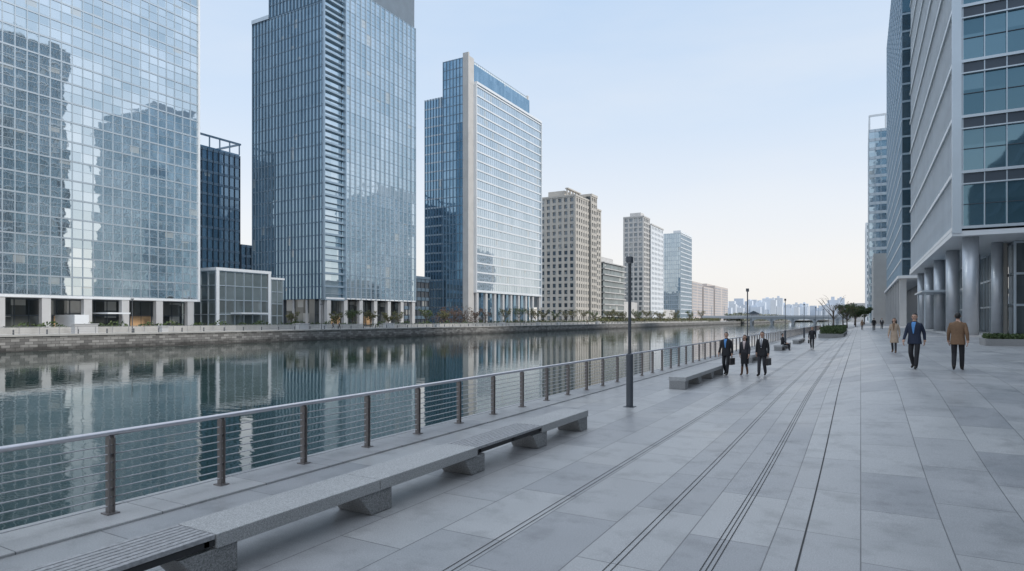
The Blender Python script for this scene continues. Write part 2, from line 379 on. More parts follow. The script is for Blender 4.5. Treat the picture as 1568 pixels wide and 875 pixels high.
# ---------------------------------------------------------------- left-bank towers
XR=-135.
def storefront(B,x,u0,u1,h,depth,colsY,mcol=M_col,cw=1.5):
    G=glass('lobby_glass',(x-depth,u0,0),2.4,h/2,(.03,.04,.045),(.22,.24,.24),.35,.004,.3,.05,.7)
    B.part('lobby_glass',G).box(x-depth-12,x-depth,u0+.5,u1-.5,0,h-.01)
    curtain(B,('x',x-depth,1),u0+.5,u1-.5,.0,h-.1,2.4,h/2,(.1,.12),(.18,.08),M_darkm,mn='lobby_mullions',bn='lobby_transoms')
    B.part('soffit',M_white).box(x-depth-12,x+.1,u0,u1,h,h+.5)
    W_=B.part('lobby_glow_panels',M_lobbyglow); n=int((u1-u0)/15)  # lobby light imitated by warm-coloured panels on the glass
    for i in range(n): W_.box(x-depth-.02,x-depth+.06,u0+6+i*15,u0+10.5+i*15,.6,3.2)
    C=B.part('columns',mcol)
    for y in colsY: C.box(x-1.2,x-.05,y-cw/2,y+cw/2,0,h-.01)

B=Build('glass_office_tower')
g=glass('tower1_glass',(XR,30,6.9),1.9,1.9,(.42,.53,.59),(.84,.90,.93),.9,.009,.04,.02,.35)
B.part('glass',g).box(XR-40,XR,28.4,91.2,6.9,113)
curtain(B,('x',XR,1),28.4,91.1,6.9,112.9,1.9,3.8,(.12,.16),(.28,.11),M_silver,M_silver,(.5,))
fbox(B.part('corner',M_white),('x',XR,1),90.95,91.4,6.4,113,-.6,.35)
storefront(B,XR,28,91.4,6.4,6,[89.3-7.3*i for i in range(9)])
M=B.part('entrance',M_white)
M.box(XR-6,XR+1.5,64.2,66.8,0,3.2) ; M.box(XR-3,XR+3,69.5,74,3.4,3.7)
B.done()

B=Build('dark_office_building')
g=glass('dark_glass_a',(-200,100,0),2.2,3.9,(.07,.13,.19),(.20,.31,.42),.7,.01,.04)
B.part('glass',g).box(-235,-200,95,151.5,0,63)
curtain(B,('x',-200,1),95,151.5,0,62.4,2.2,3.9,(.25,.3),(.9,.2),M_darkm,M_blue)
M=B.part('roof_frame',M_blue)
for i in range(15): M.box(-200.3,-199.9,95+i*4.02,95.3+i*4.02,63,66.5)
M.box(-200.4,-199.8,95,152,66.5,67.1); M.box(-235,-200.4,151.4,152,66.5,67.1)
B.part('wing_glass',g).box(-230,-200,152,180,0,30)
curtain(B,('x',-200,1),152,180,0,30,2.2,3.9,(.25,.3),(.9,.2),M_darkm,M_blue)
B.done()

B=Build('glass_pavilion')
g=glass('pavilion_glass',(-134,95,0),2.6,3.5,(.14,.18,.19),(.38,.44,.46),.6,.008,.0)
B.part('glass',g).box(-148,-134,95,110.3,.1,14); B.part('glass',g).box(-150,-138,110.3,118,.1,13)
curtain(B,('x',-134,1),95,110.3,.1,14,2.6,3.5,(.16,.2),(.2,.15),M_silver)
curtain(B,('x',-138,1),110.5,118,.1,13,1.9,3.3,(.14,.2),(.2,.15),M_blue)
curtain(B,('y',95,-1),-148,-134,.1,14,2.6,3.5,(.16,.2),(.2,.15),M_silver)
B.part('roof_edge',M_white).box(-148.3,-133.5,94.7,110.6,14,14.7); B.part('roof_edge',M_white).box(-150,-137.6,110.6,118.4,13,13.5)
for u in(95.2,110.1): fbox(B.part('roof_edge',M_white),('x',-134,1),u-.4,u+.4,0,14,.21,.5)
B.part('canopy',M_white).box(-134,-130,99,107,3.6,3.95)
B.done()

B=Build('tall_office_tower')
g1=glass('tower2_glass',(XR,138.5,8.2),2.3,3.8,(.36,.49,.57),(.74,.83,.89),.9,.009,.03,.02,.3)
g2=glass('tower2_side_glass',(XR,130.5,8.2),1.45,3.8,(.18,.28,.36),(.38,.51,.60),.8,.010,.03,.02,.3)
B.part('glass',g1).box(XR-23,XR,138.5,172.4,8.2,103.2)
B.part('corner_glass',g1).box(XR-7,XR-.9,130.9,138.5,8.2,103.2)
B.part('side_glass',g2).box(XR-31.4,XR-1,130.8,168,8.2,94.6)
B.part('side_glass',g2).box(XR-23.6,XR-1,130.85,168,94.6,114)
curtain(B,('x',XR,1),138.5,172.3,8.2,103.2,2.3,3.8,(.2,.4),(.22,.1),M_silver,M_silver2,(.3,.65))
curtain(B,('y',130.8,-1),XR-31.3,XR-1.2,8.2,94.6,1.45,3.8,(.11,.4),(.3,.08),M_blue,M_blue,mn='side_mullions',bn='side_spandrels')
curtain(B,('y',130.8,-1),XR-23.6,XR-1.2,94.9,114,1.45,3.8,(.11,.4),(.3,.08),M_blue,M_blue,mn='side_mullions',bn='side_spandrels')
fbox(B.part('parapet',M_silver),('y',130.8,-1),XR-31.5,XR-23.7,94.6,95.8,-.3,.45)
C=B.part('corner_bands',M_silver2)
for k in range(28):
    z=8.2+3.8*k; C.box(XR-1.5,XR+.05,130.5,138.3,z-.32,z+.22)
    B.part('corner_rails',M_silver).box(XR-.9,XR-.02,130.6,138.3,z+1.5,z+1.58)
fbox(B.part('corner_post',M_silver2),('x',XR,1),138.3,138.75,8.2,116,-.5,.6)
fbox(B.part('corner_post',M_silver2),('x',XR,1),130.3,130.6,8.2,116,-.7,.1)
Lv=B.part('crown_louvres',M_silver)
B.part('crown_core',M_blue).box(XR-22,XR-.6,138.8,172.2,103.3,116)
for i in range(68): Lv.box(XR-.45,XR+.02,138.9+i*.49,139.06+i*.49,103.4,116)
storefront(B,XR,131,172.4,8.2,5,[132.2,139,145.6,152.2,158.8,165.4,171.5])
C=B.part('side_columns',M_col)
for i in range(6): C.box(XR-31+i*5.6,XR-30.2+i*5.6,131.2,132.2,0,8.19)
B.part('side_lobby',M_darkm).box(XR-31,XR-17.2,136,165,0,8.19); B.part('soffit',M_white).box(XR-31.4,XR-17.1,131,168,8.21,8.7)
B.done()

B=Build('framed_office_tower')
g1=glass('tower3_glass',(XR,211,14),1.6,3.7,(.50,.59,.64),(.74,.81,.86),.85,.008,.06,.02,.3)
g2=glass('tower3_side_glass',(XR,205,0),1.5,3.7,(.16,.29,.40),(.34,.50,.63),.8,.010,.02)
g3=glass('tower3_crown_glass',(-139,211,97),1.6,4.,(.66,.74,.78),(.74,.80,.84),.15,.006,.0,.15)
B.part('river_glass',g1).box(-141,XR,211.5,269.4,14,96.9)
curtain(B,('x',XR,1),211.5,269.3,14,96.6,1.6,3.75,(.06,.08),(.6,.25),M_silver,M_white)
B.part('side_glass',g2).box(-147,-137.2,205.8,262,0,106)
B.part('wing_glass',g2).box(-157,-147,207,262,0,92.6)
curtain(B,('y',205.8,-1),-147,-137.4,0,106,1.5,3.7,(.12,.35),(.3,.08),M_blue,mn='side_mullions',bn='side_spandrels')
curtain(B,('y',207,-1),-157,-147.2,0,92.6,1.5,3.7,(.12,.35),(.6,.08),M_blue,M_silver,mn='wing_mullions',bn='wing_spandrels')
B.part('crown_glass',g3).box(-146.5,-139,211.5,263,96.9,108.5)
curtain(B,('x',-139,1),211.6,262.8,97,108.4,1.6,5.7,(.08,.12),(.2,.1),M_silver,mn='crown_mullions',bn='crown_rails')
B.part('stone_pylon',M_stone2).box(-137.2,-134.6,205.3,206.1,0,107.5); B.part('stone_pylon',M_stone2).box(-137.2,-135.9,206.1,211.4,0,107.2)
for z in(96.9,): B.part('frame',M_white).box(-140.9,-134.4,211.3,269.8,z,z+1.0)
B.part('frame',M_white).box(-140.9,-134.4,211.0,211.45,13,96.9); B.part('frame',M_white).box(-140.9,-134.4,269.45,269.9,8,96.9)
B.part('frame',M_white).box(-140.9,-134.5,211.46,269.44,13.2,14)
B.part('roof_edge',M_stone2).box(-147.2,-138.7,262.9,264,95,109)
for i in range(9): B.part('columns',M_col).box(-136.2,-135,212.5+i*7-.55,213.5+i*7,0,13.1)
G=glass('tower3_lobby',(-141,211,0),2.4,4.3,(.10,.12,.13),(.3,.34,.35),.4,.006,.2)
B.part('lobby_glass',G).box(-146,-141.2,211.5,269,0,13.1)
curtain(B,('x',-141.2,1),211.5,269,0,13,2.4,4.3,(.12,.15),(.3,.12),M_silver,mn='lobby_mullions',bn='lobby_bands')
B.done()

def stone_block(name,y0,y1,x0,zt,m,bay=3.4,fl=3.5,pw=1.5,ph=1.4,crown=True,gl=((.06,.08,.10),(.2,.24,.28))):
    B=Build(name)
    g=glass(name+'_windows',(XR,y0,0),bay/2,fl,gl[0],gl[1],.5,.01,.25)
    B.part('glass',g).box(x0,XR,y0,y1,0,zt)
    pier(B,('x',XR,1),y0,y1,1.,zt,bay,fl,pw,ph,m,.6,'river')
    pier(B,('y',y0,-1),x0,XR,1.,zt,bay,fl,pw,ph,m,.6,'side')
    R=B.part('roof',m); R.box(x0-.5,XR+.8,y0-.8,y1+.5,zt,zt+.9)
    if crown:
        R.box(x0+3,XR-8,y0+4,y1-5,zt+.9,zt+4.5)
        for i in range(5):
            R.box(XR-6.5,XR-5.7,y0+3+i*4,y0+3.8+i*4,zt+.9,zt+5)
        R.box(XR-7,XR-5,y0+2.5,y0+20.5,zt+5,zt+5.6)
    return B
B=stone_block('stone_office_building',311,330,-156,69,M_stone)
pier(B,('x',XR+1.5,1),330,338,1,72,2.7,3.5,1.0,1.4,M_stone,.5,'bay'); 
g=glass('stone_bay_glass',(XR,330,0),1.35,3.5,(.08,.10,.12),(.2,.24,.28),.5,.01,.25)
B.part('bay_glass',g).box(-150,XR+1.5,330.2,338,0,72); B.part('bay_roof',M_stone).box(-150.5,XR+2.3,329.6,338.6,72,73.4)
B.part('rear_glass',g).box(-150,XR,338.2,348,0,66); pier(B,('x',XR,1),338.4,348,1,66,3.2,3.5,1.4,1.4,M_stone,.5,'rear'); B.part('bay_roof',M_stone).box(-150.5,XR+.8,338.7,348.5,66,67)
B.done()
B=Build('banded_office_building')
g=glass('banded_glass',(XR,352,0),3,3.6,(.08,.11,.12),(.24,.30,.32),.5,.01,.1)
B.part('glass',g).box(-160,XR,353,391,0,36); 
for k in range(11):
    B.part('bands',M_stone2).box(-160.6,XR+1.3,352.3,391.6,k*3.6-.6+.8,k*3.6+.8)
B.part('roof',M_stone2).box(-158,-140,360,384,36.8,41)
B.done()
B=stone_block('pale_office_building',432,446,-149,75,M_stone2,3.2,3.6,1.1,1.3,False,((.14,.17,.20),(.30,.34,.38)))
g=glass('pale_wing_glass',(XR,446,0),2,3.6,(.16,.19,.22),(.34,.38,.42),.5,.01,.25)
B.part('wing_glass',g).box(-147,XR+1.2,446.3,477,0,71); pier(B,('x',XR+1.2,1),446.5,477,1,71,3.6,3.6,2.0,1.7,M_white,.6,'wing')
B.part('wing_roof',M_stone2).box(-147.5,XR+2.2,446,477.6,71,72); B.part('plant_room',M_stone2).box(-146,-138,436,444,75.9,79)
B.done()
B=Build('slim_glass_tower')
g=glass('slim_glass',(XR,537,0),1.8,3.8,(.38,.47,.54),(.60,.69,.75),.7,.01,.05)
B.part('glass',g).box(-149.6,XR,537,577,0,76.5)
curtain(B,('x',XR,1),537,577,0,76,3,3.8,(.2,.3),(.8,.15),M_silver,M_white)
curtain(B,('y',537,-1),-149.6,XR,0,76,1.8,3.8,(.14,.3),(.4,.12),M_silver2,M_silver,mn='side_mullions',bn='side_spandrels')
B.part('roof',M_white).box(-141,XR+.4,536.6,577.3,76.5,78.5)
B.done()
B=Build('brown_apartment_block')
for (a,b,h) in((860,920,54),(930,1000,50),(1010,1120,55)):
    B.part('walls',M_brownf).box(-240,-200,a,b,0,h)
    for k in range(int(h/4)):
        for f in((a+2,a+(b-a)*.45),(a+(b-a)*.55,b-2)): B.part('windows',M_brownw).box(-200,-199.7,f[0],f[1],k*4+2,k*4+3.9)
    for k in range(int(h/4)): B.part('windows',M_brownw).box(-238,-203,a-.3,a,k*4+2,k*4+3.7)
    B.part('parapet',M_brownf).box(-226,-214,a+8,b-8,h,h+4)
B.done()
B=Build('low_office_block')
g=glass('low_glass',(-150,176,0),2.5,3.6,(.06,.07,.09),(.18,.2,.22),.4,.01,.1)
B.part('glass',g).box(-175,-150,174,200,0,18); curtain(B,('x',-150,1),174,200,0,18,2.5,3.6,(.4,.3),(1.2,.3),M_darkm,M_blue)
B.part('roof',M_blue).box(-175.5,-149.4,173.5,200.5,18,19)
B.part('annex',M_stone2).box(-190,-165,395,425,0,30); 
B.part('annex',M_stone2).box(-150,-138,395,428,0,14); B.part('annex',M_stone2).box(-150,-138,482,530,0,10)
B.done()

# ---------------------------------------------------------------- right-bank buildings
B=Build('glass_corner_building')
zb=10.95
g1=glass('corner_glass_front',(8.4,72,zb),1.65,2.6,(.05,.12,.16),(.19,.31,.37),.75,.010,.05)
g2=glass('corner_glass_river',(8,72.6,zb),1.1,2.6,(.12,.21,.27),(.26,.38,.46),.7,.01,.12)
B.part('front_glass',g1).box(8.4,62,72.2,130,zb,110)
B.part('river_glass',g2).box(8.1,8.39,72.5,131,zb+.01,109.9)
nf=19; fs=5.21
M=B.part('front_mullions',M_silver)
for i in range(33): M.box(8.4+i*1.65-.04,8.4+i*1.65+.04,71.98,72.25,zb,110)
Bd=B.part('front_bands',M_silver); Dk=B.part('front_dark_bands',M_darkm)
for k in range(nf+1):
    z=zb+k*fs
    Bd.box(8.2,62,71.86,72.25,z-.10,z+.16); Bd.box(8.2,62,71.9,72.25,z-1.15,z-1.03) if k else None
    if k: Dk.box(8.3,62,72.02,72.25,z-1.02,z-.12)
    Dk.box(8.3,62,72.1,72.25,z+fs*.42,z+fs*.42+.06)
F=B.part('river_fins',M_white)
for i in range(54): F.box(7.74,8.15,72.6+i*1.1,72.67+i*1.1,zb,110)
for k in range(nf+1):
    z=zb+k*fs; F.box(7.6,8.2,72.2,131.1,z-.18,z+.18)
    F.box(7.88,8.15,72.2,131.1,z+fs*.5-.05,z+fs*.5+.05)
B.part('corner_trim',M_silver).box(7.55,8.3,71.8,72.15,zb-.5,110)
B.part('soffit',M_white).box(7.55,62,71.9,131,zb-.75,zb-.29)
gl=glass('corner_lobby_glass',(14,79,.7),2.2,2.5,(.08,.10,.11),(.30,.35,.37),.55,.006,.0)
B.part('lobby_glass',gl).box(13.5,60,79,128,.7,zb-.76)
curtain(B,('y',79,-1),13.5,60,.7,zb-.8,2.2,3.4,(.12,.15),(.2,.12),M_silver,mn='lobby_mullions',bn='lobby_transoms')
curtain(B,('x',13.5,-1),79,128,.7,zb-.8,2.2,3.4,(.12,.15),(.2,.12),M_silver,mn='lobby_mullions',bn='lobby_transoms')
B.part('lobby_core',M_stone).box(12.3,13.2,81,83.5,.7,zb-.76)
C=MB()
for y in(73.6,87,100.5,114.5,128): C.tube([(9.2,y,.7),(9.2,y,zb-.76)],.66,32)
for x in(14.5,20.5,27): C.tube([(x,74.2,.7),(x,74.2,zb-.76)],.6,32)
for y in(79,93): C.tube([(12.2,y+1,.7),(12.2,y+1,zb-.76)],.5,32)
C.obj('columns',M_colm,B.e,smooth=True)
Cn=B.part('canopy',M_silver); Cn.box(6.6,12,92,104,5.7,5.9)
for y in(93,102.6): Cn.box(6.9,7.05,y,y+.15,.7,5.7)
B.part('plinth',M_stone2).box(8.0,60,72.2,130,.55,.8)
B.done()

B=Build('glass_slab_tower')
g=glass('slab_glass',(8,163,12),1.7,3.9,(.16,.27,.35),(.40,.54,.64),.8,.012,.06)
B.part('glass',g).box(8,50,163,254,12,97.4)
curtain(B,('x',8,-1),163,254,12,97.3,3.4,3.9,(.14,.12),(.4,.10),M_silver2,M_silver)
curtain(B,('y',163,-1),8,50,12,97.3,1.7,3.9,(.10,.12),(.4,.10),M_silver2,M_silver2,mn='end_mullions',bn='end_spandrels')
B.part('lobby',M_darkm).box(13,48,168,250,.6,11.3); B.part('soffit',M_white).box(7.2,50,162.5,254.5,11.4,11.99)
for i in range(9): B.part('columns',M_col).box(7.6,8.9,164+i*11,165.2+i*11,.6,11.39)
for (a,b,h) in((172,190,103),(200,240,101)): B.part('roof_screen',M_blue).box(14,44,a,b,97.4,h)
B.done()
B=Build('frame_top_office_tower')
g=glass('frame_top_glass',(3,310,0),2.2,3.9,(.32,.44,.52),(.56,.67,.75),.75,.01,.05)
B.part('glass',g).box(3.2,36,310,345,.6,84)
curtain(B,('y',310,-1),3.2,36,6,84,2.2,3.9,(.14,.2),(1.2,.2),M_silver,M_silver)
curtain(B,('x',3.2,-1),310,345,6,84,2.2,3.9,(.14,.2),(1.0,.2),M_silver,M_silver)
for x in(3.1,9,15,21,27,33,35.5): B.part('roof_frame',M_white).box(x,x+.5,309.8,310.3,84,89.5)
B.part('roof_frame',M_white).box(3.1,36,309.7,310.4,89.5,90.3); B.part('roof_frame',M_white).box(3.0,3.6,310.4,345,84.2,90.3)
B.done()
B=Build('pale_office_block')
g=glass('pale_block_glass',(2.6,420,0),2.6,3.9,(.3,.36,.4),(.5,.56,.6),.6,.01,.1)
B.part('glass',g).box(2.8,30,420,455,.6,58); pier(B,('y',420,-1),2.8,30,.6,58,2.6,3.9,.9,1.7,M_white,.4,'front'); pier(B,('x',2.8,-1),420,455,.6,58,2.6,3.9,.9,1.7,M_white,.4,'river')
B.part('low_wing',M_stone2).box(-6,30,520,560,0,14); B.part('low_wing',M_stone2).box(4,40,260,300,0,26)
B.done()
# unseen office block added right of frame to shade the plaza, also fills reflections
B=Build('added_shade_building')
g=glass('shade_building_glass',(26,-40,5),1.8,3.8,(.08,.12,.15),(.28,.36,.40),.6,.012,.15)
B.part('glass',g).box(26,70,-60,66,.6,36)
curtain(B,('x',26,-1),-60,66,5,36,1.8,3.8,(.2,.35),(1.1,.2),M_silver,M_blue)
curtain(B,('y',66,1),26,70,5,36,1.8,3.8,(.2,.35),(1.1,.2),M_silver,M_blue)
B.done()

# ---------------------------------------------------------------- distant skyline, bridge
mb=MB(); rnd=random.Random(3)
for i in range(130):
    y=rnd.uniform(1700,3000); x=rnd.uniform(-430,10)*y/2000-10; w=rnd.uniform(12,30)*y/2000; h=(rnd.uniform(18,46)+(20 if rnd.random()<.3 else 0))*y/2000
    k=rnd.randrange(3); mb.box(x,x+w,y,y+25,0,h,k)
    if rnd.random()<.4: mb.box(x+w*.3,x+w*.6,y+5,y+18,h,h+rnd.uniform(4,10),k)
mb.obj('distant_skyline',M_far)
B=Build('road_bridge')
by=640
Dk=B.part('deck',M_bridge); Dk.box(-140,20,by,by+14,2.8,4.6); B.part('parapet',M_bridge).box(-140,20,by-.3,by,4.0,5.8)
for i in range(5):
    x=-102+i*18.6+9; Dk.box(x-1,x+1,by+1,by+13,-3,2.8)
for i in range(5):
    cx=-102+i*18.6+9+9.3
    for t in range(10):
        a=cx-8.3*math.cos(t*math.pi/10); b=cx-8.3*math.cos((t+1)*math.pi/10)
        za=-1+3.4*math.sin(t*math.pi/10); zb2=-1+3.4*math.sin((t+1)*math.pi/10)
        Dk.prism([(a,za),(b,zb2),(b,2.79),(a,2.79)],'y',by+.2,by+1)
for i in range(12): B.part('lamps',M_blue).box(-130+i*12,-129.7+i*12,by+.2,by+.4,4.3,15)
B.done()
B=Build('pavilion_hut'); B.part('walls',M_brownw).box(-96,-88,652,660,4.3,7.5); B.part('roof',M_darkm).prism([(-98,7.5),(-86,7.5),(-92,10.5)],'y',650,662); B.done()

# ---------------------------------------------------------------- vegetation
def leaves(mb,c,r,n,s,rnd,mi=0,hollow=.3):
    for _ in range(n):
        while True:
            p=Vector((rnd.uniform(-1,1),rnd.uniform(-1,1),rnd.uniform(-1,1)))
            if hollow<p.length<1: break
        q=Vector((c[0]+p.x*r[0],c[1]+p.y*r[1],c[2]+p.z*r[2]))
        a=Vector((rnd.gauss(0,1),rnd.gauss(0,1),rnd.gauss(0,1))).normalized(); b=a.orthogonal().normalized(); d=a.cross(b)
        k=s*rnd.uniform(.6,1.3)
        mb.quad(tuple(q-b*k),tuple(q-d*k*.5),tuple(q+b*k),tuple(q+d*k*.5),mi)
def tree(x,y,z,h,mat,leaf=900,ls=.14,seed=0,name='broadleaf_tree',spread=.33):
    rnd=random.Random(seed); e=empty(name,(x,y,z)); w=MB(); lf=MB()
    w.tube([(0,0,0),(.03*h*rnd.uniform(-1,1),.02*h,h*.35),(0,0,h*.6)],[h*.028,h*.02,h*.012],8)
    ends=[]
    for i in range(11):
        a=i*2.4+rnd.uniform(-.3,.3); z0=h*rnd.uniform(.28,.58); L=h*spread*rnd.uniform(.7,1.1)
        p0=Vector((0,0,z0)); p1=p0+Vector((math.cos(a)*L*.5,math.sin(a)*L*.5,L*.55)); p2=p1+Vector((math.cos(a+.3)*L*.45,math.sin(a+.3)*L*.45,L*.6))
        w.tube([p0,p1,p2],[h*.011,h*.007,h*.003],5); ends+=[p1,p2]
        for j in range(4):
            b=a+rnd.uniform(-1.2,1.2); q=p1+(p2-p1)*rnd.random(); t=q+Vector((math.cos(b),math.sin(b),rnd.uniform(.3,1.2)))*L*.35
            w.tube([q,(q+t)/2+Vector((0,0,.03*h)),t],[h*.004,h*.003,h*.0015],4); ends.append(t)
    w.obj('trunk_and_limbs',M_bark,e,smooth=True)
    if leaf:
        for p in ends: leaves(lf,p,(h*.10,h*.10,h*.08),max(4,leaf//len(ends)),ls,rnd,0,0)
        lf.obj('leaves',mat,e)
def hedge(name,x,y0,y1,z,w,h,mat,dens,ls,seed):
    rnd=random.Random(seed); mb=MB(); L=y1-y0
    for _ in range(int(dens*L)):
        yy=rnd.uniform(y0,y1); hh=h*(.75+.35*math.sin(yy*.9+seed)*math.sin(yy*.31)+rnd.uniform(-.1,.1))
        q=Vector((x+rnd.uniform(-w/2,w/2),yy,z+abs(rnd.random())**.6*hh))
        a=Vector((rnd.gauss(0,1),rnd.gauss(0,1),rnd.gauss(0,1))).normalized(); b=a.orthogonal().normalized(); d=a.cross(b); k=ls*rnd.uniform(.6,1.3)
        mb.quad(tuple(q-b*k),tuple(q-d*k*.6),tuple(q+b*k),tuple(q+d*k*.6))
    mb.obj(name,mat)
hedge('clipped_hedge',-118,40,125,0,1.5,1.9,M_green,32,.25,1)
hedge('clipped_hedge',-118,132,300,0,1.6,1.7,M_green,18,.28,2)
hedge('shrub_row',-127,174,206,0,5,4.2,M_red,70,.2,3)
hedge('shrub_row',-119,205,300,0,3,2.0,M_olive,24,.3,4)
hedge('shrub_row',-119,300,620,0,6,3.4,M_olive,20,.5,5)
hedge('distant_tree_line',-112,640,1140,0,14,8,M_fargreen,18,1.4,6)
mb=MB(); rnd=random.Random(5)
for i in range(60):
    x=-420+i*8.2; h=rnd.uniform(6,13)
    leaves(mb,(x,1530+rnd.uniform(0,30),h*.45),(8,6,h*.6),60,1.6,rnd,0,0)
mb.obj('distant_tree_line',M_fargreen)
T_=[(-122,246,6.5,M_olive,500),(-121,290,7,M_olive,500),(-118,318,7.5,M_olive,600),(-120,340,7,M_olive,600),(-118,362,8,M_green,600),(-119,388,8,M_olive,700),(-118,415,9,M_olive,700),(-117,450,9,M_olive,700),(-116,490,9,M_green,700),(-116,530,10,M_olive,700),(-124,176,6.5,M_red,260),(-125,182,6,M_red,200),(-125,188,7,M_red,260),(-124,194,6,M_red,200),(-124,201,6.5,M_red,260),(-124,150,4.5,M_olive,300),(-123,108,4,M_olive,200)]
for i,yy in enumerate((122,127,133,143,160,168,212,222,231,238,256,266,278,303,328,352,375,402,432,470,510)): T_.append((-122+(i%3),yy,4.2+(i*37%10)*.18+(1.8 if yy>200 else 0),(M_olive,M_green,M_olive)[i%3],420))
for i,(x,y,h,m,lf) in enumerate(T_): tree(x,y,0,h,m,lf,.24,20+i)
tree(-5.6,165,0,7.5,M_olive,0,.1,40,'bare_tree',.4)
tree(-3.0,178,0,6,M_olive,500,.16,41)
tree(-1.2,190,.2,5.8,M_green,1500,.2,42); tree(-3.4,205,0,6.5,M_green,1500,.22,43); tree(1.0,215,.5,6,M_green,1500,.22,44)
tree(-5,230,0,8,M_olive,500,.2,45); tree(-2,260,0,7,M_green,1500,.25,46)
def planter(x0,x1,y0,y1,h,hh,seed,n):
    z=terr((x0+x1)/2,y0)
    e=empty('hedge_planter',(0,0,0)); mb=MB(); t=.14
    mb.box(x0,x1,y0,y0+t,z-.2,z+h); mb.box(x0,x1,y1-t,y1,z-.2,z+h); mb.box(x0,x0+t,y0+t,y1-t,z-.2,z+h); mb.box(x1-t,x1,y0+t,y1-t,z-.2,z+h); mb.box(x0+t,x1-t,y0+t,y1-t,z-.2,z+h-.06)
    mb.obj('granite_box',M_bstone2,e)
    lf=MB(); rnd=random.Random(seed)
    for _ in range(n):
        q=Vector((rnd.uniform(x0+.1,x1-.1),rnd.uniform(y0+.1,y1-.1),z+h-.05+hh*rnd.random()**.6*rnd.uniform(.8,1.05)))
        a=Vector((rnd.gauss(0,1),rnd.gauss(0,1),rnd.gauss(0,1))).normalized(); b=a.orthogonal().normalized(); d=a.cross(b); k=.06*rnd.uniform(.6,1.4)
        lf.quad(tuple(q-b*k),tuple(q-d*k*.6),tuple(q+b*k),tuple(q+d*k*.6))
    lf.obj('hedge',M_green,e)
planter(6.6,16,47,49.2,.42,.35,1,9000)
planter(-4.6,-1.8,86,108,.5,.95,2,16000)
planter(-4.2,-2.2,116,135,.5,.8,3,8000)

# ---------------------------------------------------------------- people
def cloth(name,c,rough=.8): return simple(name,c,rough,0,.15,30,.15)
C_navy=cloth('navy_wool',(.018,.027,.055)); C_black=cloth('black_wool',(.018,.018,.022)); C_char=cloth('charcoal_wool',(.04,.04,.048))
C_blue=cloth('blue_shirt',(.10,.28,.60)); C_whites=cloth('white_shirt',(.75,.75,.76)); C_beige=cloth('beige_coat',(.42,.32,.24)); C_brown=cloth('brown_suede',(.20,.12,.07))
C_pink=cloth('pale_blouse',(.62,.50,.48)); C_shoe=simple('shoe_leather',(.02,.016,.014),.35); C_boot=simple('boot_leather',(.14,.07,.04),.45)
C_skin=simple('skin',(.55,.34,.25),.5,0,.06,12); C_hair=simple('black_hair',(.012,.010,.009),.45,0,.2,60); C_lip=simple('lips',(.36,.13,.11),.5); C_eye=simple('eye',(.02,.015,.012),.2)
C_bag=simple('bag_leather',(.02,.018,.02),.4); C_tie=simple('silk_tie',(.03,.035,.08),.4)

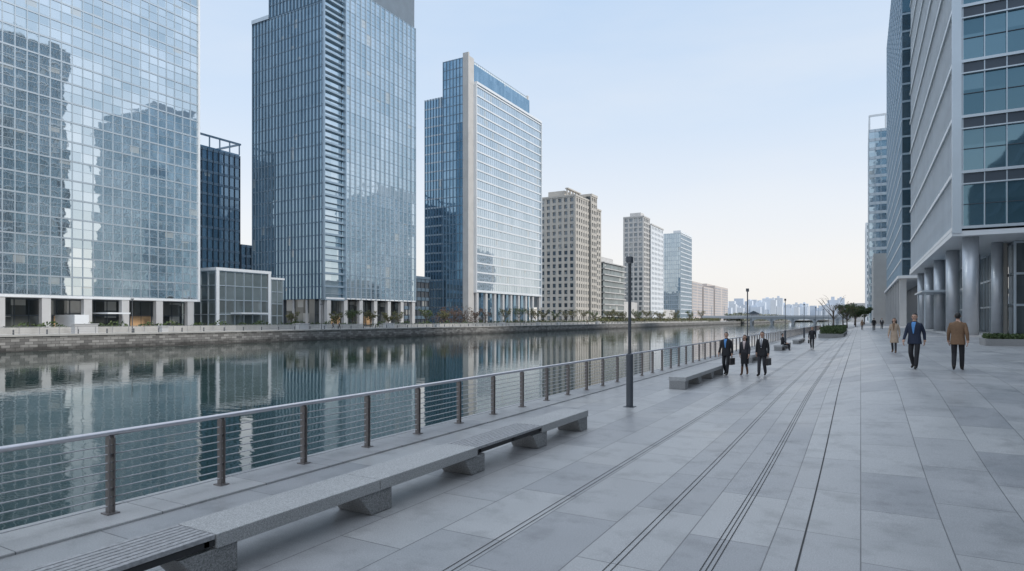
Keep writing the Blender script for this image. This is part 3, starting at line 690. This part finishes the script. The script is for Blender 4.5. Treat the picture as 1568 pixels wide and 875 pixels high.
def person(name,x,y,face,h=1.78,coat=C_navy,shirt=C_blue,trous=C_black,shoe=C_shoe,hem=.80,female=False,skirt=False,walk=1.,swing=1,bag=False,longhair=False,seated=False,z=None,closed=False,tie=False):
    """face = heading angle (deg), 0 looks toward -Y"""
    sc=h/1.78
    e=empty(name,(x,y,(terr(x,y) if z is None else z)),math.radians(face),sc)
    W=.88 if female else 1.
    w=walk
    V=[];E=[];R=[];T=[]
    def j(p,r,par=None,tag='b'):
        V.append(p); R.append(r if hasattr(r,'__len__') else (r,r)); T.append(tag)
        if par is not None: E.append((par,len(V)-1))
        return len(V)-1
    pel=j((0,0,.96),(.135*W,.105)); sp=j((0,-.005,1.15),(.125*W,.095),pel); ch=j((0,0,1.34),(.15*W,.105),sp); nb=j((0,.01,1.47),(.07,.065),ch); nk=j((0,0,1.545),(.052,.052),nb,'skin'); nh=j((0,-.01,1.61),(.05,.05),nk,'skin')
    for s in(1,-1):
        f=w*swing*s
        lt=.80 if female else 1.
        if seated:
            hp=j((s*.1,0,.92),.085,pel,'leg'); kn=j((s*.12,-.45,.93),.065,hp,'leg'); an=j((s*.12,-.48,.55),.045,kn,'leg'); hl=j((s*.12,-.47,.49),.042,an,'shoe'); to=j((s*.13,-.62,.475),.034,hl,'shoe')
        elif f>=0:
            hp=j((s*.092*lt,-.02*f,.90),.092*lt,pel,'leg'); kn=j((s*.095*lt,-.19*f,.51),(.070*lt,.074*lt),hp,'leg'); an=j((s*.09,-.29*f,.13),(.056*lt,.062*lt),kn,'leg'); hl=j((s*.09,-.29*f,.060),.045,an,'shoe'); to=j((s*.105,-.29*f-.17,.042),(.042,.034),hl,'shoe')
        else:
            hp=j((s*.092*lt,.02*-f,.90),.092*lt,pel,'leg'); kn=j((s*.095*lt,.03*f-.03,.50),(.070*lt,.074*lt),hp,'leg'); an=j((s*.088,.26*-f,.17),(.056*lt,.062*lt),kn,'leg'); hl=j((s*.088,.27*-f,.105),.045,an,'shoe'); to=j((s*.10,.27*-f-.13,.042),(.042,.032),hl,'shoe')
        g=-f
        sh=j((s*.175*W,0,1.415),.068*W,ch,'coat'); el=j((s*.235*W,-.12*g+.04,1.15),.055,sh,'coat')
        if bag==s: V[el]=(s*.235,.02,1.13); wr=j((s*.245,-.01,.90),.040,el,'coat'); pm=j((s*.245,-.015,.83),(.024,.036),wr,'skin')
        elif seated: V[el]=(s*.24,-.06,1.16); wr=j((s*.17,-.28,1.03),.036,el,'coat'); pm=j((s*.14,-.36,1.02),(.034,.024),wr,'skin')
        else: wr=j((s*.255*W,-.24*g-.04,.925),.040,el,'coat'); pm=j((s*.25*W,-.27*g-.055,.845),(.024,.036),wr,'skin')
    me=bpy.data.meshes.new('body'); me.from_pydata(V,E,[]); o=bpy.data.objects.new('body',me); COL.objects.link(o)
    sk=o.modifiers.new('skin','SKIN'); sk.use_smooth_shade=True
    for i,r in enumerate(R): me.skin_vertices[0].data[i].radius=r
    me.skin_vertices[0].data[0].use_root=True
    sb=o.modifiers.new('sub','SUBSURF'); sb.levels=2; sb.render_levels=2
    dg=bpy.context.evaluated_depsgraph_get(); nm=bpy.data.meshes.new_from_object(o.evaluated_get(dg)); o.modifiers.clear(); o.data=nm; nm.name='body'
    mats=[coat,trous,shoe,C_skin,shirt]; ids={'b':0,'coat':0,'leg':1,'shoe':2,'skin':3}
    for m in mats: nm.materials.append(m)
    Vv=[Vector(v) for v in V]
    for p in nm.polygons:
        c=p.center; best=9;bt='b'
        for a,b in E:
            A,Bv=Vv[a],Vv[b]; d=Bv-A; t=max(0,min(1,(c-A).dot(d)/d.length_squared)); q=(A+d*t-c).length
            if q<best: best=q; bt=T[b]
        if bt=='b' and c.z<.99: bt='leg'
        p.material_index=ids[bt]; p.use_smooth=True
        if skirt and bt=='leg' and c.z<.38: p.material_index=2
    o.parent=e
    H=MB()
    for i,t in enumerate(T):
        if t=='skin' and V[i][2]<1.1:
            P=Vector(V[i]); s=1 if P.x>0 else -1; W_=Vector(V[[a for a,b in E if b==i][0]]); d=(P-W_).normalized()
            for k in range(4):
                off=Vector((0,(-.027+.018*k),0)); L=[.066,.078,.073,.056][k]
                p0=P+off+d*.012; p1=P+off+d*(.03+L*.38); p2=p1+d*L*.38+Vector((-s*.014,0,0)); p3=p2+d*L*.2+Vector((-s*.02,0,0))
                H.tube([p0,p1,p2,p3],[.0095,.009,.008,.006],6)
            p0=P+Vector((0,-.022,0)); H.tube([p0,p0+Vector((-s*.008,-.026,-.012))+d*.01,p0+Vector((-s*.014,-.034,-.02))+d*.03],[.011,.0095,.007],6)
    H.obj('fingers',C_skin,e,smooth=True)
    J=MB(); seg=48
    prof=[(1.515,.062,.060),(1.50,.085,.070),(1.475,.135,.086),(1.445,.185,.10),(1.39,.208,.118),(1.32,.205,.126),(1.22,.188,.122),(1.10,.172,.115),(1.0,.180,.122),(.90,.192,.132),(.80,.198,.138)]
    if female: prof=[(a,b*.86,c*.93) for a,b,c in prof]; prof[7]=(1.10,.135,.10)
    if hem<.8: prof+= [(.68,.20*W,.165),(hem,.225*W,.20)]
    else: prof=[p for p in prof if p[0]>=hem-.001]
    if seated: prof=[p for p in prof if p[0]>=.85]
    fine=[]
    for a,b in zip(prof,prof[1:]):
        for t in(0,.25,.5,.75): fine.append(tuple(a[q]*(1-t)+b[q]*t for q in range(3)))
    fine.append(prof[-1])
    def ring(zz,rx,ry,t):
        cx,cy=math.cos(t),math.sin(t); fold=1+.012*math.sin(7*t+zz*9)+(.02*math.sin(11*t) if zz<.85 else 0)
        return (rx*cx*fold,ry*math.copysign(abs(cy)**.85,cy)*fold,zz)
    for (zz,rx,ry) in fine:
        for k in range(seg): J.v.append(ring(zz,rx,ry,2*math.pi*(k+.5)/seg))
    for r in range(len(fine)-1):
        for k in range(seg):
            a=r*seg+k; b=r*seg+(k+1)%seg
            J.f.append((a,a+seg,b+seg,b)); J.m.append(0)
    jo=J.obj('jacket',coat,e,smooth=True)
    so=jo.modifiers.new('solid','SOLIDIFY'); so.thickness=.008; so.offset=-1
    if not closed and not seated:
        def panel(name,lo,hi,xa,xb,mat,lift):
            P=MB(); rows=[q for q in fine if lo<=q[0]<=hi]
            for (zz,rx,ry) in rows:
                u=(zz-lo)/(hi-lo)
                for k in range(5):
                    xx=xa(u)+(xb(u)-xa(u))*k/4; cxx=max(-.98,min(.98,xx/rx)); t=-math.acos(cxx)
                    q=ring(zz,rx,ry,t); P.v.append((q[0],q[1]-lift,q[2]))
            for r in range(len(rows)-1):
                for k in range(4):
                    a=r*5+k; P.f.append((a,a+5,a+6,a+1)); P.m.append(0)
            P.obj(name,mat,e,smooth=True)
        wv=lambda u:.008+.062*u**.9
        panel('shirt_front',1.12,1.505,lambda u:-min(wv(u),.06),lambda u:min(wv(u),.06),shirt,.004)
        for s in(1,-1):
            panel('lapel',1.10,1.49,lambda u:s*wv(u)*.92,lambda u:s*(wv(u)+.012+.034*math.sin(min(1,u*1.15)*math.pi)),coat,.009)
        if tie: panel('necktie',1.14,1.48,lambda u:-.022+.010*u,lambda u:.022-.010*u,C_tie,.011)
    if skirt:
        Sk=MB(); rr=[(1.0,.152,.118),(.88,.168,.138),(.7,.168,.15),(.50,.165,.155)]
        for (zz,rx,ry) in rr:
            for k in range(24): t=2*math.pi*k/24; Sk.v.append((rx*math.cos(t),ry*math.sin(t),zz))
        for r in range(3):
            for k in range(24):
                a=r*24+k;b=r*24+(k+1)%24; Sk.f.append((a,a+24,b+24,b)); Sk.m.append(0)
        Sk.obj('skirt',trous,e,smooth=True)
    hd=MB(); nU,nV=20,14; cz=1.665
    def headpt(u,v):
        th=math.pi*v/nV; ph=2*math.pi*u/nU
        x0=math.sin(th)*math.cos(ph); y0=math.sin(th)*math.sin(ph); z0=math.cos(th)
        rx=.076; ry=.094; rz=.113
        if z0<0: rx*=1-.28*(-z0)**1.5; ry*=1-.16*(-z0)
        else: rz=.106
        yy=y0*ry
        if z0<-.2 and y0<0: yy-=.008*(-z0)
        return (x0*rx,yy,cz+z0*rz)
    for v in range(nV+1):
        for u in range(nU): hd.v.append(headpt(u,v))
    for v in range(nV):
        for u in range(nU):
            a=v*nU+u;b=v*nU+(u+1)%nU; hd.f.append((a,a+nU,b+nU,b)); hd.m.append(0)
    hd.prism([(-.090,cz+.012),(-.114,cz-.028),(-.088,cz-.034)],'x',-.011,.011,0)
    for s in(1,-1):
        hd.tube([(s*.072,.004,cz+.022),(s*.082,.010,cz+.006),(s*.076,.0,cz-.03)],[.009,.013,.007],6,0)
        hd.tube([(s*.029-.012,-.0875,cz+.006),(s*.029+.012,-.0875,cz+.006)],.0055,6,2)
        hd.box(s*.03-.016,s*.03+.016,-.094,-.084,cz+.022,cz+.027,3)
    hd.box(-.022,.022,-.0905,-.080,cz-.058,cz-.050,1)
    hd.obj('head',[C_skin,C_lip,C_eye,C_hair],e,smooth=True)
    hr=MB()
    for v in range(nV+1):
        for u in range(nU):
            g=1.09+.02*math.sin(u*2.3+v); p=Vector(headpt(u,v)); c=Vector((0,0,cz)); q=c+(p-c)*g; hr.v.append((q.x,q.y+.004,q.z+.003))
    for v in range(nV):
        for u in range(nU):
            a=v*nU+u;b=v*nU+(u+1)%nU; cpt=[(hr.v[a][q]+hr.v[b+nU][q])/2 for q in range(3)]
            keep= cpt[2]>cz+.068 or (cpt[1]>-.02 and cpt[2]>cz-.005) or (cpt[1]>.02 and cpt[2]>cz-.075)
            if keep: hr.f.append((a,a+nU,b+nU,b)); hr.m.append(0)
    if longhair:
        for s in(-1,-.4,.4,1): hr.tube([(s*.062,.03,cz+.02),(s*.075,.045,cz-.10),(s*.07,.05,cz-.24)],[.035,.045,.022],8)
        hr.tube([(0,.06,cz+.04),(0,.085,cz-.10),(0,.095,cz-.26)],[.05,.06,.03],8)
    hr.obj('hair',C_hair,e,smooth=True)
    if bag:
        G=MB(); s=bag; xx=s*.245; G.box(xx-.045,xx+.045,-.22,.19,.44,.72)
        G.tube([(xx,-.10,.71),(xx,-.09,.765),(xx,.05,.765),(xx,.06,.71)],.009,6)
        G.box(xx-.05,xx+.05,-.225,.195,.60,.61)
        G.obj('briefcase',C_bag,e,bevel=.01)
    return e
person('walking_man',-4.92,27.2,-12,1.80,C_black,C_blue,C_black,bag=1,swing=1,walk=.5)
person('walking_woman',-4.25,27.6,-8,1.70,C_char,C_pink,C_black,C_boot,hem=.86,female=True,skirt=True,longhair=True,swing=-1,walk=.36)
person('walking_man',-3.55,27.5,-12,1.84,C_black,C_whites,C_char,bag=1,swing=-1,walk=.4,tie=True)
person('walking_man',-3.35,54.5,0,1.74,C_black,C_char,C_black,swing=1,bag=-1)
person('seated_man',-5.2,51.5,90,1.74,C_black,C_char,C_black,seated=True,z=-.47)
person('walking_woman',1.40,35.0,-14,1.68,C_beige,C_brown,C_char,C_boot,hem=.52,female=True,longhair=True,swing=1,walk=.38)
person('walking_man',1.53,24.1,-20,1.81,C_navy,C_blue,C_black,swing=1,walk=.6)
person('walking_man',2.66,23.9,168,1.83,C_brown,C_brown,C_black,swing=-1,walk=.45,closed=True)
person('walking_man',1.6,100,180,1.78,C_black,C_char,C_black); person('walking_woman',.2,112,0,1.68,C_brown,C_beige,C_black,female=True,longhair=True)
person('walking_man',3.0,118,0,1.78,C_char,C_whites,C_black)
for (x,y,a,c) in((-108,107,90,C_char),(-108,109,80,C_black),(-107,200,0,C_navy),(-107,260,180,C_brown)):
    person('pedestrian',x,y,a,1.75,c,C_whites,C_black,z=0)

# ---------------------------------------------------------------- light, world, camera
az=math.radians(97); el=math.radians(36)
sd=Vector((math.sin(az)*math.cos(el),math.cos(az)*math.cos(el),math.sin(el)))
sl=bpy.data.lights.new('sun','SUN'); sl.energy=2.4; sl.angle=math.radians(10); sl.color=(1,.92,.83)
so=bpy.data.objects.new('sun',sl); COL.objects.link(so); so.rotation_euler=sd.to_track_quat('Z','Y').to_euler(); so.location=(40,40,150)
w=bpy.data.worlds.new('World'); S.world=w; w.use_nodes=True; nt=w.node_tree; L=nt.links
bg=nt.nodes['Background']; bg.inputs['Strength'].default_value=.12
sk=nt.nodes.new('ShaderNodeTexSky'); sk.sky_type='NISHITA'; sk.sun_disc=False; sk.sun_elevation=el; sk.sun_rotation=az
sk.air_density=1.0; sk.dust_density=2.5; sk.ozone_density=1.2; sk.altitude=0
tc=N(nt,'ShaderNodeTexCoord'); sp=N(nt,'ShaderNodeSeparateXYZ'); L.new(tc.outputs['Generated'],sp.inputs[0])
rp=N(nt,'ShaderNodeValToRGB'); L.new(sp.outputs['Z'],rp.inputs['Fac']); e_=rp.color_ramp.elements
e_[0].position=0; e_[0].color=(1.03,.995,.95,1); e_[1].position=1; e_[1].color=(1.10,1.22,1.38,1)
for p_,c_ in((.08,(1.02,1.0,.985,1)),(.17,(.90,.95,1.02,1)),(.30,(.72,.85,1.02,1)),(.46,(.60,.77,1.0,1)),(.62,(.85,.98,1.15,1))):
    q=e_.new(p_); q.color=c_
mp=N(nt,'ShaderNodeMapping'); mp.inputs['Scale'].default_value=(1.2,1.2,5); L.new(tc.outputs['Generated'],mp.inputs['Vector'])
cn=N(nt,'ShaderNodeTexNoise'); cn.inputs['Scale'].default_value=1.6; cn.inputs['Detail'].default_value=5; L.new(mp.outputs[0],cn.inputs['Vector'])
cr=N(nt,'ShaderNodeMapRange'); L.new(cn.outputs['Fac'],cr.inputs['Value']); cr.inputs['From Min'].default_value=.45; cr.inputs['From Max'].default_value=.75; cr.inputs['To Max'].default_value=.35
cm=N(nt,'ShaderNodeMix',data_type='RGBA'); L.new(cr.outputs[0],cm.inputs['Factor']); L.new(rp.outputs['Color'],cm.inputs['A']); cm.inputs['B'].default_value=(.98,.99,1.0,1)
sc=N(nt,'ShaderNodeVectorMath',operation='SCALE'); L.new(cm.outputs['Result'],sc.inputs[0]); sc.inputs['Scale'].default_value=1/.12
mx=N(nt,'ShaderNodeMix',data_type='RGBA'); mx.inputs['Factor'].default_value=.87; L.new(sk.outputs['Color'],mx.inputs['A']); L.new(sc.outputs[0],mx.inputs['B'])
L.new(mx.outputs['Result'],bg.inputs['Color'])
cam=bpy.data.cameras.new('camera'); co=bpy.data.objects.new('camera',cam); COL.objects.link(co); S.camera=co
co.location=(0,0,2.35); co.rotation_euler=(math.radians(90),0,math.radians(29.24))
cam.lens=21.9; cam.sensor_width=36; cam.shift_y=.0328; cam.clip_start=.1; cam.clip_end=12000
S.view_settings.view_transform='Standard'; S.view_settings.look='None'; S.view_settings.exposure=0
